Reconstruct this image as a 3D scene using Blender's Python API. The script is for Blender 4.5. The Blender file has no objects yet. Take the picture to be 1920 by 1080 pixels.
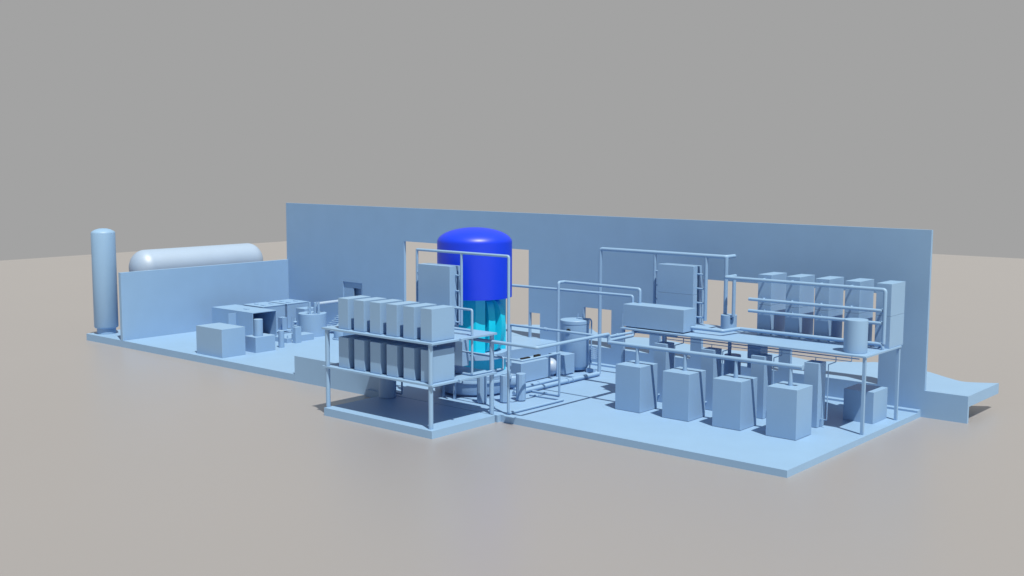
import bpy, bmesh, math, random
from mathutils import Vector, Matrix

random.seed(4)
S = bpy.context.scene
COL = S.collection
R = math.radians

# ------------------------------------------------------------------ camera
cam_d = bpy.data.cameras.new('Camera')
cam_d.sensor_width = 36.0
cam_d.lens = 2120.155 / 1920 * 36.0
cam_d.clip_start = 0.1
cam_d.clip_end = 2000
cam = bpy.data.objects.new('Camera', cam_d)
COL.objects.link(cam)
PITCH, YAW, ROLL = 0.1121, -0.7064, 0.0034
fw = Vector((math.sin(YAW) * math.cos(PITCH), math.cos(YAW) * math.cos(PITCH), -math.sin(PITCH)))
rt0 = Vector((math.cos(YAW), -math.sin(YAW), 0))
up0 = rt0.cross(fw)
rt = math.cos(ROLL) * rt0 + math.sin(ROLL) * up0
up = -math.sin(ROLL) * rt0 + math.cos(ROLL) * up0
cam.matrix_world = Matrix(((rt.x, up.x, -fw.x, 22.4468), (rt.y, up.y, -fw.y, -45.1384),
                           (rt.z, up.z, -fw.z, 13.6087), (0, 0, 0, 1)))
S.camera = cam

# ------------------------------------------------------------------ light and exposure
w = bpy.data.worlds.new('World')
S.world = w
w.use_nodes = True
w.node_tree.nodes['Background'].inputs[0].default_value = (0.3078, 0.3078, 0.3078, 1)
w.node_tree.nodes['Background'].inputs[1].default_value = 1.0
sun_d = bpy.data.lights.new('Sun', 'SUN')
sun_d.energy = 5.0
sun_d.angle = R(0.5)
sun_d.color = (1.0, 0.91, 0.74)
sun = bpy.data.objects.new('Sun', sun_d)
COL.objects.link(sun)
sun.location = (40, -20, 60)
sun.rotation_euler = Vector((1.09, -0.49, 2.50)).to_track_quat('Z', 'Y').to_euler()
S.view_settings.view_transform = 'Standard'
S.view_settings.look = 'None'
S.view_settings.exposure = 0.25
S.view_settings.gamma = 1
S.view_settings.use_curve_mapping = False
S.cycles.max_bounces = 12
S.cycles.diffuse_bounces = 8

# ------------------------------------------------------------------ materials
def mat(name, col, rough, var=0.02, scale=0.6, spec=0.5, metal=0.0, ior=1.5):
    m = bpy.data.materials.new(name)
    m.use_nodes = True
    nt = m.node_tree
    b = nt.nodes['Principled BSDF']
    b.inputs['Roughness'].default_value = rough
    b.inputs['Specular IOR Level'].default_value = spec
    b.inputs['IOR'].default_value = ior
    b.inputs['Metallic'].default_value = metal
    tc = nt.nodes.new('ShaderNodeTexCoord')
    nz = nt.nodes.new('ShaderNodeTexNoise')
    nz.inputs['Scale'].default_value = scale
    nz.inputs['Detail'].default_value = 3
    nt.links.new(tc.outputs['Object'], nz.inputs['Vector'])
    rp = nt.nodes.new('ShaderNodeValToRGB')
    lo = [max(0, c * (1 - var)) for c in col]
    hi = [min(1, c * (1 + var)) for c in col]
    rp.color_ramp.elements[0].color = (*lo, 1)
    rp.color_ramp.elements[0].position = 0.3
    rp.color_ramp.elements[1].color = (*hi, 1)
    rp.color_ramp.elements[1].position = 0.7
    nt.links.new(nz.outputs['Fac'], rp.inputs['Fac'])
    nt.links.new(rp.outputs['Color'], b.inputs['Base Color'])
    return m

BLUE = mat('pale_blue_paint', (0.200, 0.348, 0.575), 0.48, spec=0.4)
GROUND = mat('beige_floor', (0.222, 0.225, 0.252), 0.40, 0.01, 0.05, spec=0.5, ior=4.0)
DOME = mat('deep_blue_paint', (0.0, 0.034, 0.70), 0.42, spec=0.5)
CYAN = mat('cyan_paint', (0.0, 0.50, 0.76), 0.42, spec=0.5)
SUNLIT_PALE = mat('sunlit_pale_paint', (0.265, 0.375, 0.56), 0.50, spec=1.0)  # blue paint made paler, so sunlit brightness is in the colour
BLACK = mat('hole_shade_black', (0.004, 0.004, 0.005), 0.7, 0.0)  # black puts the shade of slots and port holes into the colour

# ------------------------------------------------------------------ helpers
WL = {}

def quadbox(bm, x0, x1, y0, y1, z0, z1, bev=0.0):
    v = [bm.verts.new(p) for p in ((x0, y0, z0), (x1, y0, z0), (x1, y1, z0), (x0, y1, z0),
                                   (x0, y0, z1), (x1, y0, z1), (x1, y1, z1), (x0, y1, z1))]
    fs = [bm.faces.new([v[i] for i in f]) for f in ((0, 3, 2, 1), (4, 5, 6, 7), (0, 1, 5, 4),
                                                    (1, 2, 6, 5), (2, 3, 7, 6), (3, 0, 4, 7))]
    if bev:
        es = list({e for f in fs for e in f.edges})
        bmesh.ops.bevel(bm, geom=es, offset=bev, segments=2, profile=0.5, affect='EDGES')
    return bm

FLAT = []

def box(x0, x1, y0, y1, z0, z1, bev=0.008):
    bm = quadbox(bmesh.new(), x0, x1, y0, y1, z0, z1, bev)
    FLAT.append(bm)
    return bm

def prism(poly, z0, z1, bm=None, zb=None):
    """poly: list of (x, y) anticlockwise; zb: optional bottom height function."""
    bm = bm or bmesh.new()
    lo = [bm.verts.new((x, y, zb(x, y) if zb else z0)) for x, y in poly]
    hi = [bm.verts.new((x, y, z1)) for x, y in poly]
    n = len(poly)
    bm.faces.new(hi)
    bm.faces.new(lo[::-1])
    for i in range(n):
        j = (i + 1) % n
        bm.faces.new((lo[i], lo[j], hi[j], hi[i]))
    return bm

def lathe(prof, cx, cy, n=64, bm=None, axis='z', cz=0.0):
    """prof: (r, h) pairs from bottom to top; axis z: turned about (cx, cy);
    axis y: turned about the line x=cx, z=cz; axis x: about y=cy, z=cz."""
    bm = bm or bmesh.new()
    rings = []
    for r, h in prof:
        ring = []
        for k in range(n if r > 1e-6 else 1):
            a = 2 * math.pi * k / n
            c, s = r * math.cos(a), r * math.sin(a)
            if axis == 'z':
                p = (cx + c, cy + s, h)
            elif axis == 'y':
                p = (cx + s, h, cz + c)
            else:
                p = (h, cy + c, cz + s)
            ring.append(bm.verts.new(p))
        rings.append(ring)
    for A, B in zip(rings, rings[1:]):
        for k in range(n):
            k2 = (k + 1) % n
            f = [A[k % len(A)], A[k2 % len(A)], B[k2 % len(B)], B[k % len(B)]]
            f = list(dict.fromkeys(f))
            if len(f) > 2:
                bm.faces.new(f)
    if len(rings[0]) > 1:
        bm.faces.new(rings[0][::-1])
    if len(rings[-1]) > 1:
        bm.faces.new(rings[-1])
    bmesh.ops.recalc_face_normals(bm, faces=bm.faces)
    return bm

def cyl(cx, cy, r, z0, z1, n=48, bm=None, bev=0.012):
    return lathe([(r - bev, z0), (r, z0 + bev), (r, z1 - bev), (r - bev, z1)], cx, cy, n, bm)

def fillet(pts, rb):
    out = [Vector(pts[0])]
    for a, b, c in zip(pts, pts[1:], pts[2:]):
        a, b, c = Vector(a), Vector(b), Vector(c)
        d0, d1 = (b - a), (c - b)
        t = min(rb, d0.length * 0.45, d1.length * 0.45)
        p0, p1 = b - d0.normalized() * t, b + d1.normalized() * t
        for k in range(5):
            u = k / 4
            out.append((1 - u) ** 2 * p0 + 2 * u * (1 - u) * b + u * u * p1)
    out.append(Vector(pts[-1]))
    return out

def tube(pts, r, n=16, bm=None, bend=1.4):
    bm = bm or bmesh.new()
    P = fillet(pts, r * bend) if len(pts) > 2 else [Vector(p) for p in pts]
    d = [(P[i + 1] - P[i]).normalized() for i in range(len(P) - 1)]
    ref = Vector((0, 0, 1)) if abs(d[0].z) < 0.9 else Vector((1, 0, 0))
    e1 = d[0].cross(ref).normalized()
    e2 = d[0].cross(e1).normalized()
    ring = [P[0] + r * (math.cos(2 * math.pi * k / n) * e1 + math.sin(2 * math.pi * k / n) * e2) for k in range(n)]
    rings = [[bm.verts.new(p) for p in ring]]
    for i in range(1, len(P)):
        nn = d[i - 1] if i == len(P) - 1 else (d[i - 1] + d[i]).normalized()
        dd = d[i - 1]
        ring = [p + dd * ((P[i] - p).dot(nn) / dd.dot(nn)) for p in ring]
        rings.append([bm.verts.new(p) for p in ring])
    new = []
    for A, B in zip(rings, rings[1:]):
        for k in range(n):
            new.append(bm.faces.new((A[k], A[(k + 1) % n], B[(k + 1) % n], B[k])))
    new.append(bm.faces.new(rings[0][::-1]))
    new.append(bm.faces.new(rings[-1]))
    bmesh.ops.recalc_face_normals(bm, faces=new)
    return bm

def collar(p, axis, r, half, bm=None):
    p = Vector(p)
    a = Vector(axis).normalized() * half
    return tube([p - a, p + a], r, 20, bm)

def obj(name, bm, m, parent=None, loc=None, smooth=35):
    """link bm (in world coordinates) as one mesh object"""
    if parent is not None:
        off = WL[parent.name]
    else:
        if loc is None:
            xs = [v.co for v in bm.verts]
            loc = Vector(((min(c.x for c in xs) + max(c.x for c in xs)) / 2,
                          (min(c.y for c in xs) + max(c.y for c in xs)) / 2, min(c.z for c in xs)))
        off = Vector(loc)
    if any(bm is f for f in FLAT):
        smooth = 0
        FLAT.clear()
    bm.normal_update()
    me = bpy.data.meshes.new(name)
    bmesh.ops.translate(bm, verts=bm.verts, vec=-off)
    bm.to_mesh(me)
    bm.free()
    if smooth:
        for p in me.polygons:
            p.use_smooth = True
        me.set_sharp_from_angle(angle=R(smooth))
    me.materials.append(m)
    o = bpy.data.objects.new(name, me)
    COL.objects.link(o)
    if parent is not None:
        o.parent = parent
    else:
        o.location = off
    WL[o.name] = off
    return o

def tag(o, label, cat, group=None):
    o['label'] = label
    o['category'] = cat
    if group:
        o['group'] = group
    return o

def thing(name, label, cat, loc, group=None):
    o = bpy.data.objects.new(name, None)
    o.empty_display_size = 0.3
    COL.objects.link(o)
    o.location = loc
    WL[o.name] = Vector(loc)
    return tag(o, label, cat, group)

def single(name, bm, m, label, cat, group=None, loc=None, smooth=35):
    return tag(obj(name, bm, m, None, loc, smooth), label, cat, group)

def struct(name, bm, m, smooth=35):
    o = obj(name, bm, m, None, None, smooth)
    o['kind'] = 'structure'
    return o

def dup(src, delta, label, group=None):
    o = src.copy()
    COL.objects.link(o)
    o.location = src.location + Vector(delta)
    o['label'] = label
    if group:
        o['group'] = group
    for c in src.children:
        k = c.copy()
        COL.objects.link(k)
        k.parent = o
        for c2 in c.children:
            k2 = c2.copy()
            COL.objects.link(k2)
            k2.parent = k
    return o

def gz(x, y):                       # the ground falls away very gently to the left
    return -0.3372 + 0.0031 * x + 0.0028 * y

E_ = 0.003                          # things stand 3 mm clear of the surface below
W = 15.76                           # face of the long wall
WT = 0.22

# ------------------------------------------------------------------ ground
bm = bmesh.new()
gx0, gx1, gy0, gy1 = -136, 120, -140, 125
nx, ny = 16, 16
gv = [[bm.verts.new((gx0 + (gx1 - gx0) * i / nx, gy0 + (gy1 - gy0) * j / ny, 0)) for j in range(ny + 1)] for i in range(nx + 1)]
for i in range(nx + 1):
    for j in range(ny + 1):
        v = gv[i][j]
        v.co.z = gz(v.co.x, v.co.y)
for i in range(nx):
    for j in range(ny):
        bm.faces.new((gv[i][j], gv[i + 1][j], gv[i + 1][j + 1], gv[i][j + 1]))
struct('ground', bm, GROUND)

# ------------------------------------------------------------------ slabs and dock
sink = lambda x, y: gz(x, y) - 0.06
struct('floor', prism([(-60, 0), (0, 0), (0, 15.754), (-60, 15.754)], 0, 0, zb=sink), BLUE)
struct('platform_floor', prism([(-25.28, -5.18), (-16.94, -5.18), (-16.94, -0.364), (-25.28, -0.364)], 0, 0.006, zb=sink), BLUE)
struct('floor_edge', prism([(-27.3, -0.26), (-16.84, -0.26), (-16.84, -0.002), (-27.3, -0.002)], 0, -0.003, zb=sink), BLUE)
far = [(2.53, 20.69), (2.14, 20.41), (1.32, 19.93), (0.80, 19.80), (0.28, 20.05), (-0.53, 20.6), (-1.09, 21.02),
       (-1.87, 21.55), (-3.4, 22.3), (-5.35, 22.58), (-5.86, 22.13), (-6.55, 21.72), (-7.42, 21.06), (-8.2, 20.6), (-8.89, 20.39),
       (-9.5, 20.6), (-10.2, 20.84), (-12, 21.2), (-14, 20.7), (-16, 20.3), (-18.5, 20.9), (-21, 21.4), (-23.5, 20.6),
       (-25.57, 20.83), (-26.37, 21.4), (-27.2, 21.98), (-29.5, 21.9), (-31.33, 21.1), (-32, 20.6), (-33.5, 19.73), (-36, 20.3), (-41, 20.9)]
def smooth_line(p, n=4):
    out = []
    for i in range(len(p) - 1):
        a, b, c, d = p[max(i - 1, 0)], p[i], p[i + 1], p[min(i + 2, len(p) - 1)]
        for k in range(n):
            t = k / n
            out.append(tuple(0.5 * (2 * b[j] + (c[j] - a[j]) * t + (2 * a[j] - 5 * b[j] + 4 * c[j] - d[j]) * t * t
                                    + (3 * b[j] - a[j] - 3 * c[j] + d[j]) * t ** 3) for j in (0, 1)))
    return out + [p[-1]]
far = smooth_line(far)
struct('raised_road', prism([(-41, W + WT + .002), (2.49, W + WT + .002)] + far, 0.6, 1.196), BLUE)
struct('wall_kerb', box(-24.6, -0.012, 15.30, W - .003, E_, 0.112, 0), BLUE)
struct('raised_floor', prism([(-39.5, 8.6), (-25.35, 8.6), (-25.2, 12.76), (-25.15, W - .003), (-39.5, W - .003)], E_, 1.216), BLUE)

# ------------------------------------------------------------------ long wall with its openings
HW = 9.978
ops = [(-47.66, -45.35, 1.35, 3.77), (-40.517, -27.98, 1.222, 7.40), (-27.875, -26.935, 1.23, 2.995), (-23.126, -20.835, 1.203, 3.776),
       (-19.93, -17.80, 1.203, 3.755), (-17.02, -14.72, 1.203, 3.755), (-13.93, -8.62, 1.203, 6.333), (-7.86, -2.51, 1.203, 6.333)]
xs = sorted({-54.865, 0.15, 2.49} | {o[0] for o in ops} | {o[1] for o in ops})
zs = sorted({-0.62, 1.195, HW} | {o[2] for o in ops} | {o[3] for o in ops})
bm = bmesh.new()
vd = {}
def wv(x, z):
    if (x, z) not in vd:
        vd[(x, z)] = bm.verts.new((x, W, z))
    return vd[(x, z)]
for x0, x1 in zip(xs, xs[1:]):
    for z0, z1 in zip(zs, zs[1:]):
        mx, mz = (x0 + x1) / 2, (z0 + z1) / 2
        if any(o[0] < mx < o[1] and o[2] < mz < o[3] for o in ops):
            continue
        if mx > 0.15 and mz > 1.195:
            continue
        bm.faces.new((wv(x0, z0), wv(x1, z0), wv(x1, z1), wv(x0, z1)))
ret = bmesh.ops.extrude_face_region(bm, geom=list(bm.faces))
bmesh.ops.translate(bm, verts=[g for g in ret['geom'] if isinstance(g, bmesh.types.BMVert)], vec=(0, WT, 0))
bmesh.ops.recalc_face_normals(bm, faces=bm.faces)
wall = single('long_wall', bm, BLUE, 'long tall pale blue back wall pierced by door and window openings', 'wall', smooth=0)
# the alcove behind the window
al = thing('window_alcove', 'shallow recessed window panel with a small doorway in the long wall', 'alcove', (-46.4, W + .8, 1.3))
obj('back_panel', box(-51.0, -44.6, W + .55, W + .65, 1.2, 4.0, 0), BLUE, al)
bm = bmesh.new()
for b_ in ((-47.658, -46.5, 1.352, 3.768), (-46.499, -45.60, 3.30, 3.768), (-45.599, -45.352, 1.352, 3.768)):
    quadbox(bm, b_[0], b_[1], W + .10, W + .18, b_[2], b_[3])
obj('infill_panel', bm, BLUE, al, smooth=0)

single('side_wall', box(-54.99, -54.685, 0.0, W - .004, 0.004, 5.15, 0.006), BLUE,
       'lower side wall on the left, in front of the lying tank', 'wall')
single('retaining_wall', prism([(-34.28, -0.012), (-27.31, -0.012), (-25.6, -0.27), (-25.6, 0.12), (-34.28, 0.12)], 0, 1.2, zb=sink), BLUE,
       'low retaining panel along the front floor edge, left of the two-storey platform', 'wall')

# ------------------------------------------------------------------ outside tanks
t = thing('storage_tank', 'tall slim standing tank on a skirt at the far left corner', 'tank', (-59.08, 1.2, 0))
obj('shell', lathe([(0.70, 0.42), (0.86, 0.47), (0.91, 0.56), (0.91, 7.90), (0.885, 7.97), (0.80, 8.05), (0.6, 8.16), (0.32, 8.24), (0, 8.265)], -59.08, 1.2), BLUE, t, smooth=60)
obj('skirt', cyl(-59.08, 1.2, 0.72, E_, 0.44), BLUE, t)
t = thing('horizontal_tank', 'long tank, painted paler as if sunlit, lying on its side behind the left wall', 'tank', (-58, 9.1, 0))
pr = [(0, 2.95)]
for k in range(1, 13):
    a = k / 12 * math.pi / 2
    pr.append((1.47 * math.sin(a), 2.95 + 1.2 * (1 - math.cos(a))))
for k in range(12, -1, -1):
    a = k / 12 * math.pi / 2
    pr.append((1.47 * math.sin(a), 15.2 - 1.2 * (1 - math.cos(a))))
obj('shell', lathe(pr, -58, 0, 64, axis='y', cz=5.0), SUNLIT_PALE, t, smooth=60)
for y in (5.0, 13.2):
    obj('saddle', box(-59.1, -56.9, y - .25, y + .25, gz(-58, y), 4.05, .01), BLUE, t)

# ------------------------------------------------------------------ left hall: containers
t = thing('container', 'open-ended container with a door leaf standing out, nearest of three in a row', 'container', (-50.4, 8, 0), 'containers by the side wall')
x0, x1, y0, y1, h = -53.1, -47.85, 6.87, 9.12, 2.04
bm = bmesh.new()
for b in ((x0, x0 + .06, y0, y1, .05, h), (x0 + .061, x1, y0, y0 + .05, .05, h - .061),
          (x0 + .061, x1, y1 - .05, y1, .05, h - .061),
          (x0 + .061, x1, y0 + .051, y1 - .051, .05, .10)):
    quadbox(bm, *b)
obj('body', bm, BLUE, t, smooth=0)
obj('roof', box(x0 + .061, x1, y0, y1, h - .06, h, .004), BLUE, t)
obj('door_leaf', box(-50.0, -49.94, y0 - .70, y0 - .003, .06, 1.86, .004), BLUE, t)
obj('shadow_plate', box(-50.2, -49.75, 7.75, 8.0, h + .001, h + .05, .004), BLUE, t)  # plate added for its shadow, which gives a dark dash on the roof
for i, (yy, xr_) in enumerate(((9.56, -50.15), (12.06, -50.25))):
    lb = ('closed container in the middle of the row of three by the left wall', 'closed container farthest back in the row of three by the left wall')[i]
    t = thing('container', lb, 'container', (-51.5, yy + 1.1, 0), 'containers by the side wall')
    obj('body', box(-52.7, xr_, yy, yy + 2.2, .04, 1.98, .006), BLUE, t)
    obj('roof', box(-52.72, xr_ + .02, yy - .02, yy + 2.22, 1.983, 2.04, .004), BLUE, t)
    for hx, hy in ((-51.9, .6), (-51.2, 1.5), (-50.9, .5)):
        obj('shadow_plate', box(hx - .2, hx + .2, yy + hy, yy + hy + .22, 2.042, 2.09, .004), BLUE, t)  # plates added to cast the dark dashes on the roof

single('cabinet', box(-45.75, -42.72, 0.46, 2.41, E_, 1.985), BLUE, 'large plain box cabinet standing near the front left floor edge', 'cabinet')
t = thing('pump_unit', 'square block with an upright cylinder on top, beside the large box cabinet', 'pump', (-43.4, 4.1, 0))
obj('base_block', box(-44.0, -42.72, 3.28, 5.0, E_, 1.10), BLUE, t)
obj('cylinder', cyl(-43.30, 3.98, .318, 1.103, 2.3), BLUE, t)
single('bollard', cyl(-43.37, 6.05, .215, E_, 1.24), BLUE, 'lone upright cylinder standing between the pump block and the thin square pillar', 'cylinder')
single('pillar_cabinet', box(-44.37, -44.0, 7.87, 8.42, E_, 1.2), BLUE, 'thin square pillar-like cabinet in front of the round vat', 'cabinet')
t = thing('floor_unit', 'low long box lying behind the thin square pillar', 'box', (-45.1, 7.6, 0))
obj('body', box(-46.0, -44.55, 7.5, 7.95, E_, .34), BLUE, t)
obj('knob', cyl(-44.75, 7.7, .05, .343, .55, 16), BLUE, t)
t = thing('vat', 'wide round vat with upright pipes on its lid', 'vat', (-46.26, 11.37, 0))
obj('shell', cyl(-46.26, 11.37, 1.09, E_, 1.74, 64), BLUE, t)
for px_, py_, rr, h in ((-45.95, 10.85, .1, 2.66), (-45.95, 11.4, .13, 2.60), (-45.62, 11.3, .035, 2.68), (-45.35, 11.25, .075, 2.70), (-46.1, 10.75, .02, 2.72)):
    obj('pipe_stub', cyl(px_, py_, rr, 1.742, h, 20, bev=.004), BLUE, t)
obj('manifold', tube([(-45.85, 11.0, 1.80), (-45.4, 11.0, 1.80), (-45.4, 11.25, 1.80)], .03, 10), BLUE, t)
single('vat_step', box(-45.6, -44.45, 8.75, 10.0, E_, .47), BLUE, 'low box step standing against the front of the round vat', 'box')
single('duct_pipe', tube([(-45.95, 11.40, 2.44), (-45.95, 15.72, 2.46)], .14, 20), SUNLIT_PALE,
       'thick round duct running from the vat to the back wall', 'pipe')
single('control_cabinet', box(-49.7, -48.6, 12.5, 13.8, E_, 1.72), BLUE, 'tall box cabinet half hidden behind the round vat', 'cabinet')
t = thing('insulator_stack', 'small stack of ribbed discs between the containers and the round vat', 'stack', (-47.3, 10.5, 0))
pr = [(.06, .02)]
for k in range(4):
    z = .1 + k * .28
    pr += [(.07, z), (.17, z + .05), (.17, z + .1), (.07, z + .15)]
obj('discs', lathe(pr + [(.05, 1.3)], -47.3, 10.5, 24), BLUE, t)
obj('foot', cyl(-47.3, 10.5, .2, E_, .06, 24), BLUE, t)
t = thing('shelf_rack', 'open frame rack with small boxes in front of the middle container', 'rack', (-49.2, 10.3, 0))
for px_ in (-49.6, -48.7):
    for py_ in (9.5, 10.3, 11.2):
        obj('post', box(px_, px_ + .05, py_, py_ + .05, E_, 1.28, 0), BLUE, t)
obj('shelf', box(-49.64, -48.61, 9.46, 11.29, .16, .20, 0), BLUE, t)
obj('bin', box(-49.4, -49.0, 9.62, 10.1, .203, 1.1), BLUE, t)
obj('bin', box(-49.4, -48.9, 10.45, 10.95, .203, 1.2), BLUE, t)
obj('bracket', box(-48.69, -48.5, 9.46, 11.29, .04, .08, 0), BLUE, t)

# stairs behind the vat
t = thing('staircase', 'open staircase with thin treads climbing to the right behind the platform', 'stairs', (-45.0, 13.2, 0))
for k in range(6):
    xx = -46.45 + k * .30
    obj('tread', box(xx, xx + .30, 12.6, 13.6, .42 + k * .21, .46 + k * .21, 0), BLUE, t)
bm = bmesh.new()
a = [(-46.45, .20), (-46.2, .20), (-44.6, 1.32), (-44.6, 1.5)]
f0 = [bm.verts.new((x, 13.62, z)) for x, z in a]
f1 = [bm.verts.new((x, 13.68, z)) for x, z in a]
bm.faces.new(f0); bm.faces.new(f1[::-1])
for i in range(4):
    j = (i + 1) % 4
    bm.faces.new((f0[j], f0[i], f1[i], f1[j]))
bmesh.ops.recalc_face_normals(bm, faces=bm.faces)
obj('stringer', bm, BLUE, t, smooth=0)
t = thing('round_vessel', 'round domed vessel beside the staircase, half hidden by the platform cabinets', 'vessel', (-43.2, 11.9, 0))
pr = [(.75, .02), (.75, .5)] + [(.75 * math.cos(k / 8 * math.pi / 2), .5 + .85 * math.sin(k / 8 * math.pi / 2)) for k in range(1, 9)]
pr[-1] = (0, pr[-1][1])
obj('shell', lathe(pr, -43.0, 11.7, 40), BLUE, t, smooth=60)
obj('base_ring', cyl(-43.0, 11.7, .85, E_, .1, 40), BLUE, t)

# ------------------------------------------------------------------ left two-storey platform
PX0, PX1, PY0, PY1 = -25.6, -17.08, -5.00, -0.03
t = thing('platform', 'two-storey platform of thin decks on round posts in front of the blue dome', 'platform', (-21.3, -2.5, 0))
for z in (2.31, 4.45):
    obj('deck', box(PX0, PX1, PY0, PY1, z - .105, z, .006), BLUE, t)
for px_, py_ in ((-25.31, -4.84), (-17.34, -4.84), (-17.33, -.18), (-25.31, -.24)):
    bot = .009 if py_ < -.36 else E_
    for z0, z1 in ((bot, 2.203), (2.313, 4.343)):
        obj('post', cyl(px_, py_, .125, z0, z1, 28, bev=.004), BLUE, t)
for py_, z in ((-3.0, 4.45), (-3.1, 2.31)):
    obj('deck_bracket', box(PX1 + .002, PX1 + .16, py_, py_ + .12, z - .13, z + .03, .004), BLUE, t)
order = ['first', 'second', 'third', 'fourth', 'fifth', 'sixth']
c0 = None
for lvl, z, nm in ((0, 2.31, 'lower'), (1, 4.45, 'upper')):
    for k in range(6):
        lab = 'tall cabinet on the %s deck of the platform, %s of six from the left' % (nm, order[k])
        if c0 is None:
            c0 = thing('cabinet', lab, 'cabinet', (-24.12, -3.9, z + E_), 'cabinets on the platform decks')
            obj('body', box(-24.52, -23.72, -4.715, -3.05, z + .03, z + 1.69, .008), BLUE, c0)
            obj('plinth', box(-24.50, -23.74, -4.70, -3.06, z + E_, z + .029, 0), BLUE, c0)
        else:
            dup(c0, (1.27 * k, 0, z - 2.31), lab)
single('round_column', cyl(-24.72, -.9, .5, .02, 2.19, 40), BLUE, 'stout round drum standing in the shade under the platform', 'drum')
t = thing('equipment_cabinet', 'wide shaded cabinet tucked behind the lower deck of the platform', 'cabinet', (-21.7, 1.2, 0))
obj('body', box(-23.0, -20.55, .95, 1.5, 2.05, 3.72), BLUE, t)
for x in (-22.4, -21.5):
    obj('leg', box(x, x + .12, 1.2, 1.32, E_, 2.047, 0), BLUE, t)

# left rack behind the upper deck and its pipe header
def rack(label, x0, x1, y0, z0, z1, zs_, y1, y2, y3):
    t = thing('panel_rack', label, 'rack', ((x0 + x1) / 2, y0 + .3, z0), 'twin panel racks')
    if zs_:
        obj('front_panel', box(x0, x1, y0, y1, z0 + .05, zs_ - .006, .006), BLUE, t)
        obj('front_panel', box(x0, x1, y0, y1, zs_ + .006, z1, .006), BLUE, t)
    else:
        obj('front_panel', box(x0, x1, y0, y1, z0 + .05, z1, .006), BLUE, t)
    obj('back_panel', box(x0, x1, y2, y3, z0 + .05, z1 - .01, .006), BLUE, t)
    obj('base_frame', box(x0 + .05, x1 - .05, y0 + .02, y3 - .02, z0 + E_, z0 + .049, 0), BLUE, t)
    return t
rk = rack('twin-panel rack left of the blue dome, behind the upper deck', -22.86, -20.4, -.22, 4.45, 7.81, None, .36, .48, .64)
obj('support_beam', box(-22.7, -20.5, -.02, .6, 4.30, 4.449, 0), BLUE, rk)
t = thing('pipe_header', 'thin pipe frame arching over the left panel rack and down to the floor corner', 'pipe', (-16.47, .2, 0))
obj('main_pipe', tube([(-23.35, .2, 8.57), (-16.47, .2, 8.57), (-16.47, .2, .09), (-16.40, 4.9, .09)], .078), BLUE, t)
obj('drop_pipe', tube([(-19.90, .2, 8.56), (-19.90, .2, 4.55)], .075), BLUE, t)
obj('drop_pipe', tube([(-23.36, .2, 8.60), (-23.36, .2, 4.55)], .075), BLUE, t)
for z in (7.30, 6.43, 5.54, 4.69):
    obj('branch', tube([(-20.5, .2 + .22, z), (-20.3, .2, z), (-19.90, .2, z)], .045, 12), BLUE, t)
    obj('branch', tube([(-22.8, .42, z), (-22.95, .2, z), (-23.36, .2, z)], .045, 12), BLUE, t)
single('floor_bracket', box(-16.42, -15.775, -.24, .05, E_, .05, .004), BLUE, 'small flat plate overhanging the front floor edge under the pipe corner', 'plate')

single('corner_drain', tube([(-24.3, -.16, 2.19), (-24.3, -.16, .12), (-25.25, -.12, .12)], .055), BLUE,
       'thin drain pipe dropping from the lower deck to the shaded floor behind the round drum', 'pipe')
# bent service pipes at the right of the platform cabinets
t = thing('service_pipe', 'rectangular loop of thin pipe at the right end of the platform cabinets', 'pipe', (-17.28, -1.8, 2.3))
obj('main_pipe', tube([(-18.6, -1.8, 5.83), (-17.28, -1.8, 5.83), (-17.28, -1.8, 2.38), (-18.6, -1.8, 2.38)], .065), BLUE, t)
obj('cross_pipe', tube([(-18.6, -1.8, 4.72), (-17.29, -1.8, 4.72)], .06), BLUE, t)
obj('loop_pipe', tube([(-17.28, -1.8, 2.38), (-17.28, .70, 2.36), (-17.28, .70, 2.98), (-20.3, .72, 2.98)], .055), BLUE, t)

# ------------------------------------------------------------------ reactor
CX, CY = -22.25, 3.85
rx = thing('reactor_vessel', 'cutaway reactor under a deep blue dome with cyan coils inside', 'reactor', (CX, CY, 0))
obj('base_drum', lathe([(1.75, E_), (1.75, .10), (2.06, .14), (2.08, .17), (2.10, .80)], CX, CY, 96), BLUE, rx)
obj('base_flange', lathe([(2.05, .803), (2.20, .81), (2.20, .96), (2.19, .975)], CX, CY, 96), BLUE, rx)
obj('lower_ring', lathe([(2.06, .978), (2.14, .99), (2.14, 1.10), (2.125, 1.11), (2.125, 1.12), (2.14, 1.13), (2.14, 1.22), (2.12, 1.24), (1.9, 1.25)], CX, CY, 96), BLUE, rx)
obj('middle_flange', lathe([(1.9, 2.133), (1.95, 2.14), (1.95, 2.46), (1.93, 2.471)], CX, CY, 96), BLUE, rx)
obj('core', cyl(CX, CY, .55, 2.474, 5.64, 40), DOME, rx)
def azp(az, r):
    return (CX + r * math.sin(R(az)), CY + r * math.cos(R(az)))
lo = [azp(a, r) for a, r in ((92, 1.25), (135, 1.2), (178, 1.3), (215, 1.6), (240, 1.84), (270, 1.84), (300, 1.84), (330, 1.84), (360, 1.84), (385, 1.84), (405, 1.84))]
bm = prism(lo[::-1], 1.252, 2.13)
bmesh.ops.recalc_face_normals(bm, faces=bm.faces)
obj('lower_vessel', bm, CYAN, rx, smooth=0)
azs = [(113, 1.47), (135.7, 1.60), (180, 1.72), (225, 1.78), (270, 1.78), (315, 1.8), (360, 1.82), (402, 1.86)]
outer = [azp(a, r) for a, r in azs]
inner = [azp(a, .95) for a, r in reversed(azs)]
bm = prism(outer + inner, 2.474, 5.64)
bmesh.ops.recalc_face_normals(bm, faces=bm.faces)
obj('vessel_wall', bm, CYAN, rx, smooth=0)
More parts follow.
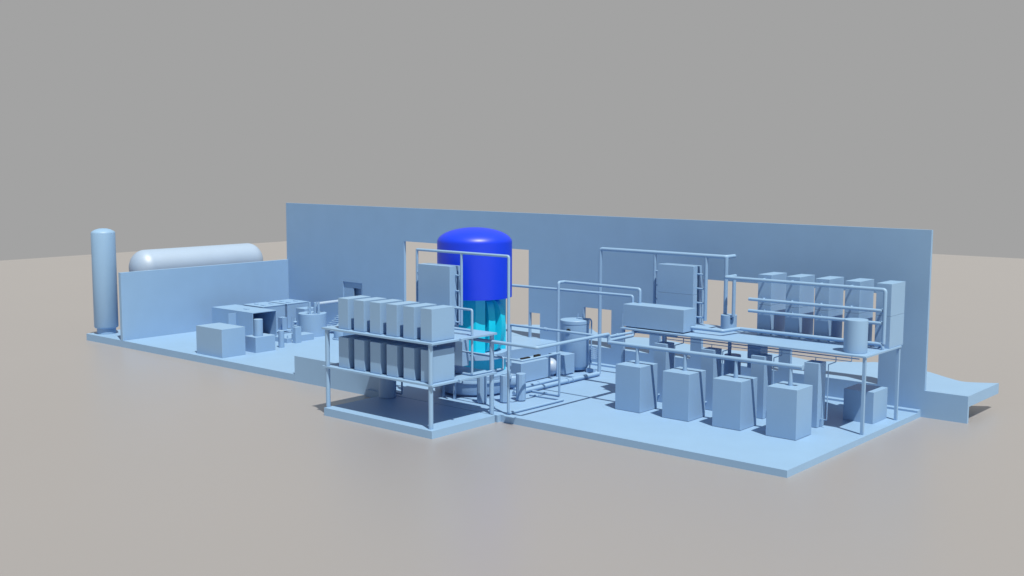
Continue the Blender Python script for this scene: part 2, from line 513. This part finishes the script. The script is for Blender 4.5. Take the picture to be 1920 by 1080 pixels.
def dcoil(az, r0, r1, th):
    prof = [(r0, 2.48)]
    for k in range(21):
        a = -math.pi / 2 + math.pi * k / 20
        rr = r0 + .55 + (r1 - r0 - .55) * max(0, math.cos(a)) ** .8
        prof.append((rr, 4.03 + 1.53 * math.sin(a)))
    prof.append((r0, 5.58))
    bm = bmesh.new()
    ux, uy = math.sin(R(az)), math.cos(R(az))
    nx_, ny_ = -uy, ux
    A = [bm.verts.new((CX + ux * r + nx_ * th / 2, CY + uy * r + ny_ * th / 2, z)) for r, z in prof]
    B = [bm.verts.new((CX + ux * r - nx_ * th / 2, CY + uy * r - ny_ * th / 2, z)) for r, z in prof]
    bm.faces.new(A); bm.faces.new(B[::-1])
    n = len(A)
    for i in range(n):
        j = (i + 1) % n
        bm.faces.new((A[j], A[i], B[i], B[j]))
    bmesh.ops.recalc_face_normals(bm, faces=bm.faces)
    return bm
obj('coil', dcoil(98, .62, 1.60, .50), CYAN, rx, smooth=30)
obj('coil', dcoil(72, .62, 1.86, .56), CYAN, rx, smooth=30)
pr = [(2.12, 5.645), (2.2, 5.66), (2.2, 8.86)]
for k in range(1, 25):              # a flat elliptical cap
    a = k / 24 * math.pi / 2
    pr.append((2.2 * math.cos(a), 8.86 + 0.86 * math.sin(a)))
pr[-1] = (0, pr[-1][1])
obj('dome', lathe(pr, CX, CY, 96), DOME, rx, smooth=60)
t = thing('port_drum', 'short open drum beside the reactor base, right of its flange', 'drum', (-21.0, 5.75, 0))
obj('shell', lathe([(.30, .10), (.47, .22), (.50, .40), (.50, .72), (.46, .80), (.40, .82), (.36, .78), (.34, .40), (0, .40)], -21.0, 5.75, 40), BLUE, t, smooth=60)
obj('foot', cyl(-21.0, 5.75, .25, E_, .12, 24), BLUE, t)

hx = [((-19.55, 1.5), 'nearest the platform'), ((-18.68, 2.47), 'in the middle of the three'), ((-18.3, 3.43), 'farthest from the platform')]
p0 = None
for (x, y), nm in hx:
    lab = 'many-sided upright canister in front of the reactor, %s' % nm
    if p0 is None:
        p0 = thing('canister', lab, 'canister', (x, y, 0), 'canisters in front of the reactor')
        obj('body', lathe([(.27, .06), (.285, .07), (.285, 1.57), (.275, 1.585)], x, y, 10), BLUE, p0, smooth=0)
        obj('foot', cyl(x, y, .20, E_, .058, 20, bev=.004), BLUE, p0)
    else:
        dup(p0, (x - hx[0][0][0], y - hx[0][0][1], 0), lab)

# ------------------------------------------------------------------ centre: boxes, ball, tank
def gapbox(label, x0, x1, y0, y1, z0, z1, extra=()):
    t = thing('equipment_box', label, 'box', ((x0 + x1) / 2, (y0 + y1) / 2, 0))
    obj('body', box(x0, x1, y0, y1, z0, z1), BLUE, t)
    obj('plinth', box(x0 + .1, x1 - .1, y0 + .1, y1 - .1, E_, z0 - .001, 0), BLUE, t)
    for n_, b in extra:
        obj(n_, box(*b), BLACK, t)
    return t
gapbox('long low equipment box right of the reactor, behind the canisters', -22.75, -21.42, 7.14, 10.05, .06, 1.255,
       [('shade_block', (-22.4, -22.2, 8.2, 9.0, 1.258, 1.36)), ('shade_block', (-22.3, -22.1, 9.4, 9.9, 1.258, 1.42))])  # blocks blackened to stand for shadowed slots in the box top
gapbox('second equipment box, between the steel ball and the round tank', -22.3, -21.05, 10.95, 12.06, .09, 1.33)
t = thing('steel_ball', 'round ball-ended pump squeezed between the two equipment boxes', 'pump', (-21.75, 10.48, 0))
pr = [(.55 * math.sin(k / 16 * math.pi), .60 - .55 * math.cos(k / 16 * math.pi)) for k in range(17)]
pr[0] = (0, pr[0][1]); pr[-1] = (0, pr[-1][1])
obj('shell', lathe(pr, -21.75, 10.48, 40), SUNLIT_PALE, t, smooth=60)
obj('foot', cyl(-21.75, 10.48, .2, E_, .12, 20), BLUE, t)
TX, TY = -21.75, 12.98
t = thing('round_tank', 'upright round tank with flat lid and a port painted dark like a shaded hole on its side', 'tank', (TX, TY, 0))
obj('shell', lathe([(.45, .10), (.80, .16), (.945, .40), (.945, 3.12)], TX, TY, 64), BLUE, t)
obj('lid', lathe([(.93, 3.123), (.965, 3.13), (.965, 3.33), (.94, 3.36), (0, 3.40)], TX, TY, 64), BLUE, t, smooth=25)
obj('foot', cyl(TX, TY, .42, E_, .12, 32), BLUE, t)
pz = (TX + .945 * math.sin(R(168)), TY + .945 * math.cos(R(168)), 2.72)
dv = Vector((math.sin(R(168)), math.cos(R(168)), 0))
obj('port', tube([Vector(pz) - dv * .05, Vector(pz) + dv * .06], .15, 24), BLACK, t)  # black cap paints the shaded inside of an open port
obj('lid_pipe', tube([(TX + .15, TY + .2, 3.44), (TX + .96, TY + .38, 3.44), (TX + 1.03, TY + .42, 3.30), (TX + 1.03, TY + .42, .55)], .05), BLUE, t)
for dx, dy in ((.05, .25), (.42, .30)):
    k = obj('valve', cyl(TX + dx, TY + dy, .10, 3.39, 3.46, 20), BLUE, t)
    obj('handle', cyl(TX + dx, TY + dy, .03, 3.46, 3.72, 12, bev=.003), BLUE, k)
t = thing('coil_spring', 'small upright spiral coil on a stand behind the round tank', 'coil', (-20.2, 13.4, 0))
pts = []
for k in range(0, 6 * 14 + 1):
    a = 2 * math.pi * k / 14
    pts.append((-20.45 + .25 * math.cos(a), 13.4 + .25 * math.sin(a), .82 + .13 * k / 14))
bm = bmesh.new()
tube(pts, .022, 8, bm, bend=0.4)
obj('spiral', bm, BLUE, t, smooth=60)
obj('stand', tube([(-20.78, 13.35, .03), (-20.78, 13.35, 1.5)], .04, 12), BLUE, t)
obj('pump_block', box(-20.75, -20.2, 12.9, 13.2, E_, .28), BLUE, t)

# ------------------------------------------------------------------ pipes of the centre
t = thing('tall_pipe', 'thick floor pipe rising into a tall frame over the right panel rack', 'pipe', (-19.37, 12.45, 0))
obj('main_pipe', tube([(-19.40, 4.2, .16), (-19.37, 12.45, .16), (-19.37, 12.45, 8.12), (-10.4, 12.45, 8.12), (-10.4, 13.35, 8.12)], .115, 18), BLUE, t)
obj('thick_sleeve', tube([(-19.40, 4.1, .17), (-19.375, 12.2, .17)], .138, 20), BLUE, t)
for y in (9.15, 9.6):
    obj('flange', collar((-19.37, y, .17), (0, 1, 0), .175, .055), BLUE, t)
obj('drop_pipe', tube([(-15.3, 12.45, 8.1), (-15.3, 12.45, 4.28)], .095), BLUE, t)
obj('drop_pipe', tube([(-11.73, 12.45, 8.1), (-11.73, 12.45, 4.28)], .105), BLUE, t)
obj('tank_drop', tube([(-10.40, 12.45, 8.1), (-10.40, 12.45, 4.80)], .115), BLUE, t)
for z in (7.0, 6.15, 5.30, 4.45):
    obj('branch', tube([(-12.4, 12.6, z), (-12.25, 12.45, z), (-11.73, 12.45, z)], .05, 12), BLUE, t)
    obj('branch', tube([(-14.75, 12.6, z), (-14.9, 12.45, z), (-15.3, 12.45, z)], .05, 12), BLUE, t)
t = thing('bent_pipe', 'thinner floor pipe rising in an arch to the long box on the deck', 'pipe', (-20.3, 9.45, 0))
obj('main_pipe', tube([(-20.22, 5.1, .14), (-20.36, 9.45, .14), (-20.36, 9.45, 6.16), (-20.36, 10.0, 6.16), (-14.52, 9.72, 6.16), (-14.52, 9.72, 5.30)], .095, 18), BLUE, t)
obj('collar', collar((-20.30, 7.5, .14), (0, 1, 0), .125, .05), BLUE, t)
single('cross_pipe', tube([(-25.2, 9.72, 5.66), (-15.02, 9.72, 5.72), (-15.02, 9.72, 5.30)], .085, 18), BLUE,
       'straight pipe running from behind the blue dome to the long box on the deck', 'pipe')
t = thing('corner_pipe', 'pipe at mid height running from the platform to the row of front cabinets', 'pipe', (-14.13, 6.1, 0))
obj('main_pipe', tube([(-19.6, -.26, 3.97), (-14.13, -.26, 3.97), (-14.13, 6.1, 3.97), (-14.13, 6.1, 3.50)], .095, 18), BLUE, t)
obj('back_pipe', tube([(-14.13, 6.1, 3.60), (-14.13, 8.52, 3.60), (-14.13, 8.52, 3.88)], .09, 18), BLUE, t)
t = thing('supply_pipe', 'pipe passing in front of the round tank and under the mezzanine deck', 'pipe', (-21.3, 6.0, 0))
obj('main_pipe', tube([(-21.35, 6.05, 1.30), (-21.35, 6.05, 3.80), (-14.22, 6.05, 3.80), (-14.22, 8.95, 3.77), (-11.45, 8.95, 3.77)], .075, 18), BLUE, t)
obj('flange', collar((-18.62, 6.05, 3.80), (1, 0, 0), .105, .11), BLUE, t)
obj('collar', collar((-14.22, 7.0, 3.79), (0, 1, 0), .1, .1), BLUE, t)
obj('drop_pipe', tube([(-12.22, 8.95, 3.77), (-12.22, 8.95, 3.37)], .085), BLUE, t)
t = thing('riser_pipe', 'thin pipe rising from the floor and turning back to the reactor middle', 'pipe', (-17.3, 5.67, 0))
obj('main_pipe', tube([(-19.85, 5.66, .09), (-17.28, 5.67, .09), (-17.28, 5.67, 2.58), (-17.28, 2.3, 2.58), (-21.6, 2.28, 2.58)], .062), BLUE, t)
obj('collar', collar((-18.2, 5.66, .10), (0, 0, 1), .05, .07), BLUE, t)
t = thing('floor_pipe', 'short thin pipe lying on the floor right of the canisters', 'pipe', (-17.6, 4.85, 0))
obj('main_pipe', tube([(-18.78, 4.78, .07), (-16.45, 4.93, .07)], .05), BLUE, t)
obj('collar', collar((-18.1, 4.83, .10), (0, 0, 1), .05, .07), BLUE, t)

# ------------------------------------------------------------------ front row of four cabinets with the header pipe
f0 = None
for k in range(4):
    lab = 'front row cabinet under the long header pipe, %s of four from the left' % order[k]
    dx = 3.061 * k
    if f0 is None:
        f0 = thing('pump_cabinet', lab, 'cabinet', (-12.19, 6.05, 0), 'cabinets of the front row')
        obj('body', box(-13.0, -11.37, 5.2, 6.9, .02, 2.52, .010), BLUE, f0)
        obj('plinth', box(-12.97, -11.40, 5.23, 6.87, E_, .019, 0), BLUE, f0)
    else:
        dup(f0, (dx, 0, 0), lab)
t = thing('header_pipe', 'long level header pipe with four stubs above the front cabinets', 'pipe', (-8, 6.1, 2.5))
obj('main_pipe', tube([(-14.13, 6.1, 3.50), (-2.42, 6.1, 3.50)], .112, 20), BLUE, t)
obj('end_cap', collar((-2.40, 6.1, 3.50), (1, 0, 0), .135, .045), BLUE, t)
for k in range(4):
    x = -12.19 + 3.061 * k
    obj('stub', lathe([(.115, 2.522), (.115, 2.62), (.085, 3.45)], x, 6.1, 24), BLUE, t)

# ------------------------------------------------------------------ mezzanine
DK = 4.0
t = thing('mezzanine', 'raised mezzanine deck on square posts at the right end', 'platform', (-7.5, 10.7, 0))
obj('deck', box(-15.0, -.137, 8.44, 12.98, DK - .095, DK, .006), BLUE, t)
for px_, py_ in ((-.26, 8.57), (-.26, 12.88), (-14.85, 8.57), (-14.85, 12.88)):
    obj('post', box(px_ - .078, px_ + .078, py_ - .078, py_ + .078, E_, DK - .097, .006), BLUE, t)
t = thing('long_box', 'long level box lying on the left end of the mezzanine deck', 'box', (-12.9, 9.5, DK))
obj('body', box(-15.0, -10.88, 8.70, 9.98, DK + .07, DK + 1.35), BLUE, t)
for x in (-14.5, -11.6):
    obj('skid', box(x, x + .3, 8.85, 9.8, DK + E_, DK + .069, 0), BLUE, t)
single('drum_tank', cyl(-1.13, 9.40, .59, DK + E_, 5.675, 64), BLUE, 'plain upright drum at the right front corner of the mezzanine', 'drum')
t = thing('buffer_tank', 'small upright tank between the panel rack and the five tall towers', 'tank', (-9.98, 12.35, DK))
obj('shell', cyl(-10.1, 12.35, .46, DK + E_, 4.80, 48), BLUE, t)
obj('port', tube([(-9.76, 12.02, 4.62), (-9.73, 11.99, 4.62)], .035, 12), BLACK, t)
rack('two-part twin-panel rack on the mezzanine behind the long box', -14.82, -12.33, 12.03, DK, 7.48, 5.79, 12.48, 12.70, 12.98)
c5 = None
for k in range(5):
    lab = 'tall two-part tower cabinet at the back of the mezzanine, %s of five from the left' % order[k]
    dx = 1.702 * k
    if c5 is None:
        x = -7.82
        c5 = thing('tower_cabinet', lab, 'cabinet', (x + .405, 12.2, DK), 'tower cabinets on the mezzanine')
        obj('lower_unit', box(x, x + .81, 11.49, 13.3, DK + E_, 5.676, .008), BLUE, c5)
        obj('upper_unit', box(x, x + .81, 11.49, 13.3, 5.688, 7.37, .008), BLUE, c5)
    else:
        dup(c5, (dx, 0, 0), lab)
t = thing('rail_pipe', 'highest horizontal pipe in front of the five towers, bent down at its right end', 'pipe', (-5, 11, DK))
obj('main_pipe', tube([(-9.62, 12.15, 7.10), (-9.62, 11.0, 7.10), (-.33, 11.0, 7.10), (-.33, 11.0, 4.30)], .10, 20), BLUE, t)
obj('drop_pipe', tube([(-9.62, 12.02, 7.1), (-9.62, 12.02, 4.77)], .105, 18), BLUE, t)
for k in range(5):
    x = -7.42 + 1.702 * k
    if k < 4:
        obj('branch', tube([(x, 11.0, 7.12), (x, 11.488, 7.12)], .06, 14), BLUE, t)
for nm, z, lab in (('rail_pipe', 6.0, 'straight horizontal pipe crossing the five towers just above their seam'),
                   ('rail_pipe', 5.35, 'straight horizontal pipe crossing the five towers below their seam')):
    t = thing(nm, lab, 'pipe', (-4.2, 11, z))
    obj('main_pipe', tube([(-8.1, 11.0, z), (-.45, 11.0, z)], .092, 20), BLUE, t)
    for k in range(5):
        x = -7.42 + 1.702 * k
        obj('branch', tube([(x, 11.0, z + .02), (x, 11.488, z + .02)], .06, 14), BLUE, t)
t = thing('deck_pipe', 'low pipe zigzagging over the mezzanine deck from the long box to the drum', 'pipe', (-6, 10.5, DK))
obj('main_pipe', tube([(-10.86, 9.55, 4.27), (-8.88, 9.55, 4.27), (-8.68, 11.0, 4.27), (-.62, 11.0, 4.27)], .10, 20), BLUE, t)
obj('end_elbow', tube([(-.62, 11.0, 4.27), (-.42, 11.0, 4.27), (-.36, 11.0, 4.12), (-.36, 11.0, 4.005)], .09, 16), BLUE, t)
for k in range(5):
    x = -7.42 + 1.702 * k
    obj('branch', tube([(x, 11.0, 4.27), (x, 11.488, 4.27)], .06, 14), BLUE, t)

# under the deck
s0 = None
for k in range(4):
    lab = 'slim tall cabinet under the mezzanine edge, %s of four from the left' % order[k]
    dx = 3.065 * k
    if s0 is None:
        s0 = thing('slim_cabinet', lab, 'cabinet', (-12.18, 8.8, 0), 'slim cabinets under the mezzanine')
        obj('body', box(-12.585, -11.79, 8.37, 9.24, .02, 3.357, .008), BLUE, s0)
        obj('plinth', box(-12.56, -11.81, 8.40, 9.21, E_, .019, 0), BLUE, s0)
        obj('knob', tube([(-12.19, 8.365, .44), (-12.19, 8.2, .44)], .05, 14), BLUE, s0)
    else:
        dup(s0, (dx, 0, 0), lab)
t = thing('thin_line', 'thin dark line with drops under the mezzanine edge, feeding the slim cabinet tops', 'pipe', (-6, 8.82, 3.4))
obj('main_pipe', tube([(-12.1, 8.82, 3.59), (-1.05, 8.82, 3.59), (-1.05, 8.82, 3.88)], .022, 10), BLUE, t)
for k in range(1, 4):
    x = -12.18 + 3.065 * k
    obj('drop', tube([(x, 8.82, 3.59), (x, 8.82, 3.36)], .022, 10), BLUE, t)
t = thing('thin_conduit', 'upper thin conduit under the mezzanine with stepped drops to the floor', 'pipe', (-6, 9.7, 3.4))
obj('main_pipe', tube([(-12.5, 9.7, 3.60), (-1.02, 9.7, 3.60)], .032, 10), BLUE, t)
for k in range(4):
    x = -2.28 - 3.065 * k
    obj('drop', tube([(x, 9.7, 3.60), (x, 9.7, 3.31), (x + .06, 8.70, 3.31), (x + .06, 8.70, .42), (x - .28, 8.72, .42), (x - .28, 8.72, .02)], .026, 10), BLUE, t)
t = thing('hanging_drum', 'dark round drum hung under the mezzanine by a thick pipe', 'drum', (-9.25, 11.2, 2.7))
obj('shell', cyl(-9.2, 11.3, .47, 1.1, 2.70, 40), BLUE, t)
obj('stem', cyl(-9.35, 11.2, .10, 2.703, 3.90, 20), BLUE, t)
obj('legs', cyl(-9.2, 11.3, .3, E_, 1.1, 24), BLUE, t)
t = thing('hanging_case', 'dark rectangular case hung below the middle of the mezzanine deck', 'case', (-7.65, 11.3, 3))
obj('body', box(-8.05, -7.25, 10.9, 11.75, 2.15, 3.88), BLUE, t)
obj('stand', box(-7.9, -7.4, 11.1, 11.6, E_, 2.148, 0), BLUE, t)
t = thing('tool_cart', 'low shaded cart by the wall behind the second header stub from the right', 'cart', (-6.6, 13.8, 0))
obj('body', box(-8.2, -5.2, 13.3, 14.4, .35, .62), BLUE, t)
for x in (-8.1, -5.4):
    for y in (13.35, 14.25):
        obj('leg', box(x, x + .1, y, y + .1, E_, .348, 0), BLUE, t)
single('crate', box(-2.42, -.78, 11.13, 12.95, E_, 1.68), BLUE, 'big square crate half in shade under the right end of the mezzanine', 'crate')
